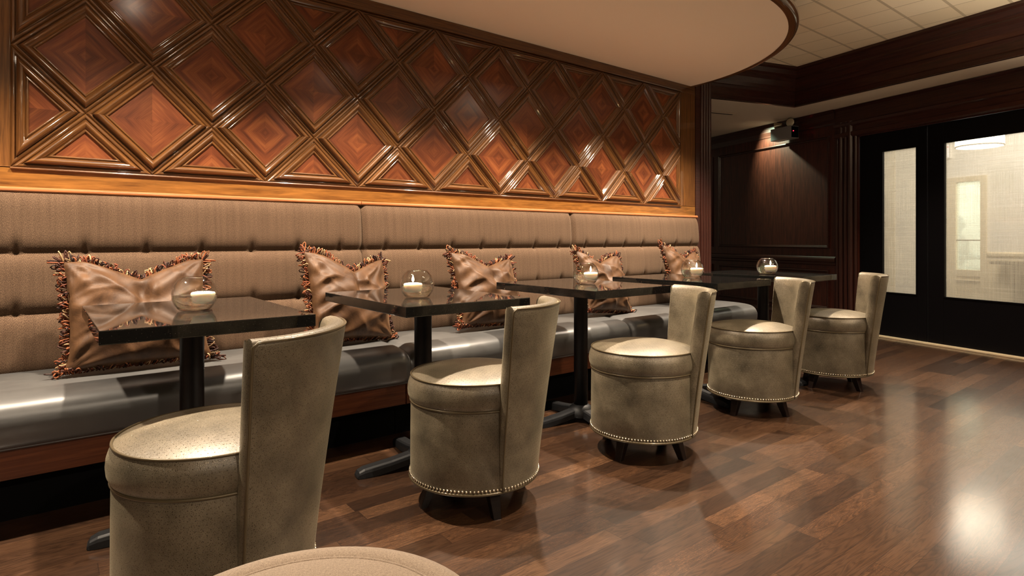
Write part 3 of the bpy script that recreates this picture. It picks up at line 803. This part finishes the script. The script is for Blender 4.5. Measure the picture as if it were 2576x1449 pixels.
# ------------------------------------------------------------------ swivel chairs
def make_chair():
    t = empty('swivel_chair')
    H2 = RD(44); AC = -pi/2
    mb = MB(); mb.lathe([(0,.108),(.225,.104),(.242,.106),(.245,.112),(.245,.20),(.2445,.30),(.2435,.385),(.240,.396)], 72); mb.build('body', M['hide'], t)
    mb = MB()
    mb.lathe([(.0,.520),(.07,.5185),(.14,.512),(.19,.503),(.222,.494),(.2395,.487)][::-1], 72, uvmode='top')
    mb.lathe([(.238,.392),(.247,.400),(.2535,.415),(.2555,.434),(.2535,.455),(.248,.472),(.2395,.487)], 72)
    mb.build('seat', M['hide'], t)
    def ring(r, z, rad, name, a0=0, a1=2*pi, n=96):
        mb = MB()
        full = a1-a0 > 6.28
        mb.tube([(r*cos(a0+(a1-a0)*k/n), r*sin(a0+(a1-a0)*k/n), z) for k in range(n if full else n+1)], rad, 8, closed=full)
        return mb.build(name, M['piping'], t)
    ring(.242, .4878, .0036, 'seat_piping', AC+H2-.02, AC+2*pi-H2+.02)
    ring(.2445, .394, .0042, 'lower_piping', AC+H2-.02, AC+2*pi-H2+.02)
    ring(.2465, .1065, .0055, 'hem_piping')
    # backrest shell
    zt = .768
    def ro(z): return .2485+.088*max(0, (z-.105)/.66)**1.15
    sec = [(ro(z)-.0, z) for z in (.108,.16,.22,.28,.34,.40,.46,.52,.58,.64,.69,.73,.752)]
    rt = ro(zt); th = .058
    sec += [(rt-.004, zt-.008), (rt-.012, zt-.001), (rt-.026, zt+.002), (rt-.040, zt-.0005), (rt-.051, zt-.007), (rt-.057, zt-.018)]
    sec += [(ro(z)-th, z) for z in (.72,.67,.61,.55,.50,.45)]
    sec += [(.225,.42), (.225,.108)]
    na = 40; rows = []
    for j in range(na+1):
        a = AC-H2+2*H2*j/na
        rows.append([(r*cos(a), r*sin(a), z) for r, z in sec])
    L = [0]
    for k in range(1, len(sec)): L.append(L[-1]+hypot(sec[k][0]-sec[k-1][0], sec[k][1]-sec[k-1][1]))
    mb = MB(); mb.grid(rows, sm=True, uvf=lambda i, j: (2*H2*i/na*.28, L[min(j, len(L)-1)]), flip=True)
    # slightly puffed end faces
    for j, sg in ((0,-1), (na,1)):
        a = AC-H2+2*H2*j/na; tx, ty = -sin(a)*sg, cos(a)*sg
        outer = sec[:13]; zs = [p[1] for p in outer]
        R2 = []
        for (r, z) in outer+[(rt-.010, zt-.003)]:
            if z < .45: ri = .225
            else: ri = max(.2, ro(min(z, .74))-th+.001)
            if z > .76: ri = rt-.05
            R2.append([((ri+(r-ri)*u/6)*cos(a)+tx*(.011*sin(pi*u/6)**.6), (ri+(r-ri)*u/6)*sin(a)+ty*(.011*sin(pi*u/6)**.6), z) for u in range(7)])
        mb.grid(R2, sm=True, flip=(sg > 0), uvf=lambda i, k: (k*.01, zs[min(i, 12)]))
    b0 = mb.add(rows[0]); mb.face(range(b0, b0+len(sec))); b0 = mb.add(rows[-1]); mb.face(range(b0+len(sec)-1, b0-1, -1))
    mb.build('backrest', M['hide'], t)
    # piping along both edges and across the top
    P = []
    a = AC-H2
    for z in [.108+.0322*k for k in range(21)]: P.append(((ro(z)+.001)*cos(a), (ro(z)+.001)*sin(a), z))
    for j in range(1, 40):
        aa = AC-H2+2*H2*j/40; P.append(((rt-.003)*cos(aa), (rt-.003)*sin(aa), zt-.006))
    a = AC+H2
    for z in [.108+.0322*k for k in range(20, -1, -1)]: P.append(((ro(z)+.001)*cos(a), (ro(z)+.001)*sin(a), z))
    mb = MB(); mb.tube(P, .0038, 7); mb.build('back_piping', M['piping'], t)
    mb = MB()
    for k in range(112):
        a = 2*pi*k/112; inb = abs(((a-AC+pi) % (2*pi))-pi) < H2
        r = .2515 if inb else .2468
        mb.sphere((r*cos(a), r*sin(a), .1185), .0050, 8, 4)
    mb.build('nailhead_trim', M['nail'], t)
    for k in range(4):
        a = AC+pi/4+pi/2*k; u = Vector((cos(a), sin(a), 0)); w_ = Vector((-sin(a), cos(a), 0)); rows = []
        for (z, r, h) in ((.112, .165, .024), (.06, .182, .020), (0., .205, .015)):
            c = u*r+Vector((0,0,z)); rows.append([tuple(c+u*h+w_*h), tuple(c-u*h+w_*h), tuple(c-u*h-w_*h), tuple(c+u*h-w_*h)])
        mb = MB(); mb.grid(rows, closed_u=True, sm=False); b0 = mb.add(rows[2]); mb.face(range(b0, b0+4)); mb.build('leg', M['legwood'], t, bevel=.003)
    mb = MB(); mb.lathe([(0,.100),(.14,.100),(.14,.085),(.10,.080),(0,.080)], 32); mb.build('swivel_plate', M['black'], t)
    return t
chairs = [((.384,1.770), -46, 'champagne swivel chair nearest the camera behind the linen ottoman'),
          ((1.331,1.913), -57, 'champagne swivel chair at the second table from the camera'),
          ((2.265,1.845), -36, 'champagne swivel chair in the middle of the row of five'),
          ((3.305,1.88), -43, 'champagne swivel chair at the second table from the far end'),
          ((4.29,1.85), -58, 'champagne swivel chair farthest away beside the black doors')]
c0 = make_chair()
for i, ((x, y), be, lab) in enumerate(chairs):
    o = c0 if i == 0 else dup(c0, (x,y,0))
    o.location = (x, y, 0); o.rotation_euler = (0, 0, RD(be+90)); tag(o, lab, 'chair', 'swivel chairs along the tables')

# ------------------------------------------------------------------ pedestal tables
TZ = .755
def make_table():
    t = empty('pedestal_table')
    mb = MB(); mb.box(-.295, .295, -.39, .39, TZ-.040, TZ); mb.build('tabletop', M['granite'], t, bevel=.0025)
    mb = MB(); mb.lathe([(0,TZ-.041),(.10,TZ-.041),(.10,TZ-.052),(.045,TZ-.058),(.0385,TZ-.07),(.0385,.07),(.0,.07)], 32); mb.build('pole', M['black'], t)
    mb = MB(); mb.lathe([(0,.088),(.040,.088),(.050,.083),(.062,.072),(.074,.052),(.076,.03),(.06,.022),(0,.022)], 32); mb.build('base_hub', M['iron'], t)
    for k in range(4):
        a = pi/2*k-RD(8); Lf = .30 if k % 2 == 0 else .33
        u = Vector((cos(a), sin(a), 0)); w_ = Vector((-sin(a), cos(a), 0)); rows = []
        for (d, h0, h1, hw) in ((.02,.03,.074,.032), (.08,.022,.064,.033), (.15,.010,.052,.032), (.22,.0,.044,.031), (Lf-.03,.0,.038,.031), (Lf-.008,.0,.028,.028), (Lf,.003,.014,.022)):
            c = u*d
            sec = [(-hw,h0), (hw,h0), (hw,h0+(h1-h0)*.6), (hw*.9,h0+(h1-h0)*.88), (hw*.6,h1), (-hw*.6,h1), (-hw*.9,h0+(h1-h0)*.88), (-hw,h0+(h1-h0)*.6)]
            rows.append([tuple(c+w_*q+Vector((0,0,z))) for q, z in sec])
        mb = MB(); mb.grid(rows, closed_u=True, sm=False); b0 = mb.add(rows[-1]); mb.face(range(b0, b0+8)); mb.build('foot', M['iron'], t, bevel=.002)
    return t
tables = [((.422,2.33), 0, 'black granite pedestal table nearest the camera, its candle without a flame'),
          ((1.342,2.325), 0, 'black granite pedestal table second from the camera'),
          ((2.365,2.36), 0, 'black granite pedestal table in the middle of the row'),
          ((3.275,2.29), 0, 'black granite pedestal table second from the far end'),
          ((4.15,2.27), 0, 'black granite pedestal table at the far end of the row')]
t0 = make_table()
for i, ((x, y), r, lab) in enumerate(tables):
    o = t0 if i == 0 else dup(t0, (x,y,0))
    o.location = (x, y, 0); o.rotation_euler = (0, 0, RD(r)); tag(o, lab, 'table', 'pedestal tables along the banquette')

# ------------------------------------------------------------------ candle bowls and candles
def make_bowl():
    t = empty('candle_bowl')
    R_, zc = .0715, .0545
    a0, a1 = math.asin(-.052/R_), math.asin(.058/R_)
    out = [(R_*cos(a0+(a1-a0)*k/22), zc+R_*sin(a0+(a1-a0)*k/22)) for k in range(23)]
    inn = [(max(.001, r-.0028), z) for r, z in out]
    mb = MB()
    mb.lathe([(0,.0025)]+[out[0]]+out[1:]+[(out[-1][0]-.0014, out[-1][1]+.0018)]+inn[::-1][:-1]+[(inn[0][0], inn[0][1]+.004), (0,.0065)], 56)
    mb.build('glass_bowl', M['glass'], t)
    wl = .050
    pts = [(r-.0003, z) for r, z in inn if z < wl and z > .007]
    mb = MB(); mb.lathe([(0,.0072), (pts[0][0], .0072)]+pts+[(pts[-1][0]+.0008, wl), (0, wl)], 56); mb.build('water', M['water'], t)
    return t
def make_candle(lit):
    t = empty('floating_candle')
    mb = MB(); mb.lathe([(0,-.022),(.025,-.022),(.031,-.018),(.0385,.000),(.0392,.006),(.0365,.0105),(.024,.0128),(0,.0105)], 40); mb.build('wax', M['wax'], t)
    mb = MB(); mb.tube([(0,0,.010),(.0006,.0004,.016),(.0015,.0006,.021)], .0009, 6); mb.build('wick', M['wick'], t)
    if lit:
        mb = MB(); mb.lathe([(.0003,.017),(.0032,.020),(.0047,.025),(.0042,.031),(.0022,.039),(.0003,.046)], 16); mb.build('flame', M['flame'], t)
    return t
bowls = [((.427,2.313), (.026,-.004)), ((1.262,2.235), (-.026,-.010)), ((2.395,2.35), (.022,-.016)), ((3.30,2.285), (.024,-.016)), ((4.04,2.18), (.012,-.018))]
names = ['nearest', 'second', 'middle', 'fourth', 'farthest']
bl = ['round clear glass candle bowl on the table nearest the camera', 'round clear glass candle bowl on the second table from the camera', 'round clear glass candle bowl on the middle table of the row',
      'round clear glass candle bowl on the second table from the far end', 'round clear glass candle bowl on the table at the far end']
cl = ['white floating candle without a flame in the nearest bowl', 'lit white floating candle in the bowl on the second table from the camera', 'lit white floating candle in the bowl on the middle table',
      'lit white floating candle in the bowl on the second table from the far end', 'lit white floating candle in the bowl at the far end table']
bw = make_bowl(); ca = make_candle(False); cb = make_candle(True)
for i, ((x, y), (dx, dy)) in enumerate(bowls):
    o = bw if i == 0 else dup(bw, (0,0,0)); o.location = (x, y, TZ+.0003); tag(o, bl[i], 'candle holder', 'candle bowls on the tables')
    o = ca if i == 0 else cb if i == 1 else dup(cb, (0,0,0)); o.location = (x+dx, y+dy, TZ+.0505); tag(o, cl[i], 'candle', 'floating candles in the bowls')
    if i:
        l = bpy.data.lights.new('flame_light', 'POINT'); l.energy = .55; l.color = (1,.66,.32); l.shadow_soft_size = .006
        lo = bpy.data.objects.new('flame_light', l); COL.objects.link(lo); lo.location = (x+dx, y+dy, TZ+.0505+.056)

# ------------------------------------------------------------------ cushions
def pillow(name_label, cx, w, h, yb, lean, roll, yaw, notch, nx, seed, earl=0., earr=0.):
    rg = random.Random(seed)
    t = tag(empty('throw_pillow', (cx, yb+.055, SEAT_Z+.017)), name_label, 'pillow', 'velvet pillows on the banquette')
    t.rotation_euler = (RD(-lean-6), RD(roll), RD(yaw))
    N = 56; hx, hz = w/2, h/2; T = .108
    ph = [rg.uniform(0, 6.28) for _ in range(12)]
    def pos(a, c, side):
        # outline with pulled corners, a chop at the top, thickness
        ox = hx*a*(1-.045*(1-c*c)+.10*max(0,-c)**7); oz = hz*c*(1-.03*(1-a*a))
        top = max(0., (c+1)/2)
        d = notch*max(0., 1-abs(a-nx)/.78)**1.25*top**1.6
        oz -= d
        oz += (earl*max(0,-a)+earr*max(0,a))*top**3*.05
        ox += .03*a*top*top*notch*4
        k = max(0., (1-a*a)*(1-c*c))**.38
        th = T*k*(1-.25*top)
        wr = .0
        e = 1-k
        wr += .0035*sin(6*a+4*c+ph[0]+2*sin(3*c))*k + .0035*sin(3*a-11*c+ph[1]+2*sin(3*a))*k**.6
        for q, (sa, scn) in enumerate(((-1,-1),(1,-1),(-1,1),(1,1))):      # folds radiating from the corners
            r = hypot(a-sa, c-scn); an = math.atan2(c-scn, a-sa)
            wr += .0045*exp(-(r/.7)**2)*sin(13*an+ph[2+q])*min(1, r*3)
        wr += .008*sin(17*c+3*sin(4*a)+ph[7])*exp(-((a+.8)/.35)**2)*k
        rd = lambda v_: (1-abs(sin(v_)))**3
        wr += .017*rd(4.6*c+1.6*a*a+ph[8])*exp(-((a+.75)/.45)**2)*k + .014*rd(5.2*c-2.2*a+ph[9])*exp(-((a-.8)/.4)**2)*k
        wr += .013*rd(2.8*a+3.5*c+ph[10])*exp(-((c-.5)/.4)**2)*k + .012*rd(2.2*c+5*a+ph[11])*exp(-((c+.75)/.3)**2)*k
        dn = exp(-((a-nx)/.10)**2-((c-.45)/.35)**2)*.030*(notch/.07)
        wr += .012*exp(-((a-nx-.16)/.07)**2-((c-.55)/.25)**2)*(notch/.07)
        y = (-(th+wr*min(1,k*3)-dn*k) if side < 0 else (th*.8))
        return (ox, y, oz+hz)
    mb = MB()
    for side in (-1, 1):
        rows = [[pos(-1+2*j/N, -1+2*i/N, side) for j in range(N+1)] for i in range(N+1)]
        mb.grid(rows, sm=True, flip=(side > 0), uvf=lambda i, j: (w*j/N, h*i/N))
    body = mb.build('cover', M['velvet'], t)
    mb = MB()
    segs = []
    for k in range(4):
        cnt = int((w if k % 2 == 0 else h)/.0040)
        for q in range(cnt):
            u = -1+2*(q+rg.random())/cnt
            a, c = ((u,-1),(1,u),(u,1),(-1,u))[k]; na = ((0,-1),(1,0),(0,1),(-1,0))[k]
            p = Vector(pos(a, c, -1)); 
            corner = max(0, abs(u)-.86)/.14
            nn = Vector((na[0]+a*corner*.8, 0, na[1]+c*corner*.8)).normalized()
            if k == 0: nn = Vector((a*corner*.8, -.9, .12)).normalized()
            d = (nn+Vector((rg.uniform(-.8,.8), rg.uniform(-.9,.5), rg.uniform(-.8,.8) if k else rg.uniform(-.05,.7)))).normalized()
            s_ = d.cross(Vector((rg.uniform(-1,1), rg.uniform(-1,1), rg.uniform(-1,1)))).normalized()
            ln = rg.uniform(.022,.042)*(1+.4*corner); wd = rg.uniform(.005,.011)
            segs.append((p-nn*.004, d, s_, ln, wd))
    for (p, d, s_, ln, wd) in segs:
        path = []
        for q in range(7):
            f = q/6; ang = pi*f
            path.append(p+d*(ln*sin(ang))+s_*(wd*(-cos(ang)))*(.6+.8*sin(ang)))
        mb.tube(path, .0028, 5, caps=False)
    mb.build('fringe', M['fringe'], t)
    return t
pillow('bronze velvet pillow with a deep chop behind the nearest table', .335, .50, .455, 2.80, 14, 0, 0, .085, .02, 1, 0, 0)
pillow('bronze velvet pillow slumped sideways behind the second table from the camera', 1.255, .44, .445, 2.82, 13, 4, 6, .075, .15, 2, .5, 0)
pillow('bronze velvet pillow with a low chop behind the second and middle tables', 2.13, .47, .43, 2.80, 14, 3, 4, .055, .12, 3, .6, 0)
pillow('bronze velvet pillow behind the candle bowl of the middle table', 3.14, .455, .43, 2.80, 14, 6, 2, .065, -.1, 4, .3, .3)
pillow('bronze velvet pillow in the far corner of the banquette', 4.16, .47, .45, 2.82, 13, 3, 3, .075, .1, 5, .8, 0)

# ------------------------------------------------------------------ linen ottoman in the foreground
t = tag(empty('ottoman', (.28,.82,0)), 'round oatmeal linen ottoman in the foreground', 'ottoman')
mb = MB(); mb.lathe([(.218,.4485),(.17,.456),(.10,.460),(0,.462)], 72, uvmode='top'); mb.build('cushion_top', M['linen'], t)
mb = MB(); mb.lathe([(.262,.35),(.272,.362),(.281,.385),(.283,.408),(.279,.428),(.267,.443),(.250,.450),(.234,.451),(.222,.447),(.217,.441)], 72); mb.build('rim_roll', M['linen'], t)
mb = MB(); mb.tube([(.2185*cos(2*pi*k/72), .2185*sin(2*pi*k/72), .447) for k in range(72)], .0035, 8, closed=True); mb.build('welt', M['linen'], t)
mb = MB(); mb.lathe([(0,.07),(.255,.07),(.262,.078),(.264,.20),(.263,.35)], 72); mb.build('drum', M['linen'], t)
for k in range(4):
    a = pi/4+pi/2*k; mb = MB(); mb.tube([(.19*cos(a),.19*sin(a),.075), (.21*cos(a),.21*sin(a),0)], .024, 12, r2=.016); mb.build('leg', M['legwood'], t)

# ------------------------------------------------------------------ lights
def lamp(kind, loc, energy, col, target=None, **kw):
    l = bpy.data.lights.new('lamp_or_added_light', kind); l.energy = energy; l.color = col
    for k, v in kw.items(): setattr(l, k, v)
    o = bpy.data.objects.new('lamp_or_added_light', l); COL.objects.link(o); o.location = loc
    d = Vector(target or (loc[0], loc[1], 0))-Vector(loc)
    o.rotation_euler = d.to_track_quat('-Z', 'Y').to_euler()
    return o
WARM = (1., .83, .64)
for x in (-.60, .43, 1.46, 2.50, 3.54, 4.40):
    lamp('SPOT', (x, 2.56, ZS-.02), 170., WARM, spot_size=RD(106), spot_blend=.9, shadow_soft_size=.03)
for (x, y, e) in ((2.05,.72,150), (5.55,1.95,120), (4.4,.3,45)):
    lamp('SPOT', (x, y, ZT-.03), e, WARM, spot_size=RD(90), spot_blend=.8, shadow_soft_size=.04)
for (x, y, e) in ((-1.2,-2.4,72), (.9,-2.6,72), (3.0,-2.4,76), (4.9,-2.2,62)):
    lamp('SPOT', (x, y, ZT-.03), e, WARM, target=(x+.4, 1.1, .25), spot_size=RD(50), spot_blend=.8, shadow_soft_size=.05)
# added point lights below the ceilings, for highlights on the varnished mouldings
for (x, y, z, e) in ((-.6,2.47,ZS,1.5), (.43,2.47,ZS,1.5), (2.45,.45,ZT,2.), (4.4,.3,ZT,4.), (.2,-.9,ZT,1.5), (-1.2,-2.4,ZT,2.), (.9,-2.6,ZT,2.), (3.0,-2.4,ZT,2.), (4.9,-2.2,ZT,3.), (-1.4,.2,ZT,1.5)):
    l = bpy.data.lights.new('added_highlight', 'POINT'); l.energy = e; l.color = WARM; l.shadow_soft_size = .03
    o = bpy.data.objects.new('added_highlight', l); COL.objects.link(o); o.location = (x, y, z-.05)
# narrow cool lamp washing the far wall by the emergency light
c = FW(-1.47, -.24, ZL-.02); tg = FW(-1.33, .0, 2.08)
lamp('SPOT', c, 55., (.74,1.,.70), target=tg, spot_size=RD(92), spot_blend=1., shadow_soft_size=.02)
# lobby
c = FW(.4, 1.7, 2.68)
lamp('AREA', c, 38., (1.,.97,.92), shape='RECTANGLE', size=2.4, size_y=1.6)
c = FW(-.9, 4.4, 2.66)
lamp('AREA', c, 52., (.92,1.,.96), shape='RECTANGLE', size=1.6, size_y=1.6)

# added unseen uplights outside the view, to brighten the ceilings
for (x, y, e) in ((5.0,-.4,125), (4.1,-2.2,130), (-1.2,-2.2,30), (1.6,-2.2,50)):
    lamp('SPOT', (x, y, .70), e, (1.,.84,.64), target=(x, y+.25, 3), spot_size=RD(100), spot_blend=.9, shadow_soft_size=.15)
wd = bpy.data.worlds.new('world'); SC.world = wd; wd.use_nodes = True
bg = wd.node_tree.nodes['Background']; bg.inputs[0].default_value = (1., .74, .50, 1); bg.inputs[1].default_value = .04

# ------------------------------------------------------------------ camera
cam = bpy.data.cameras.new('camera'); co = bpy.data.objects.new('camera', cam); COL.objects.link(co)
F = 1500.
cam.sensor_width = 36.; cam.lens = 36.*F/2576.
cam.shift_x = 0.; cam.shift_y = (603.-724.5)/2576.
cam.clip_start = .03; cam.clip_end = 60
co.location = (0, 0, 1.0)
yaw = math.atan2(1500., 1887.)   # forward = (cos a.x, sin a.y) with X dir seen 51.5 deg to the right
fwd = Vector((1500./2410.6, 1887./2410.6, 0))
co.rotation_euler = fwd.to_track_quat('-Z', 'Y').to_euler()
SC.camera = co

vs = SC.view_settings
vs.view_transform = 'Standard'; vs.look = 'None'; vs.exposure = 1.22; vs.gamma = 1.0; vs.use_curve_mapping = False
SC.cycles.use_denoising = True
SC.cycles.max_bounces = 8; SC.cycles.transparent_max_bounces = 12
SC.cycles.sample_clamp_indirect = 6.0
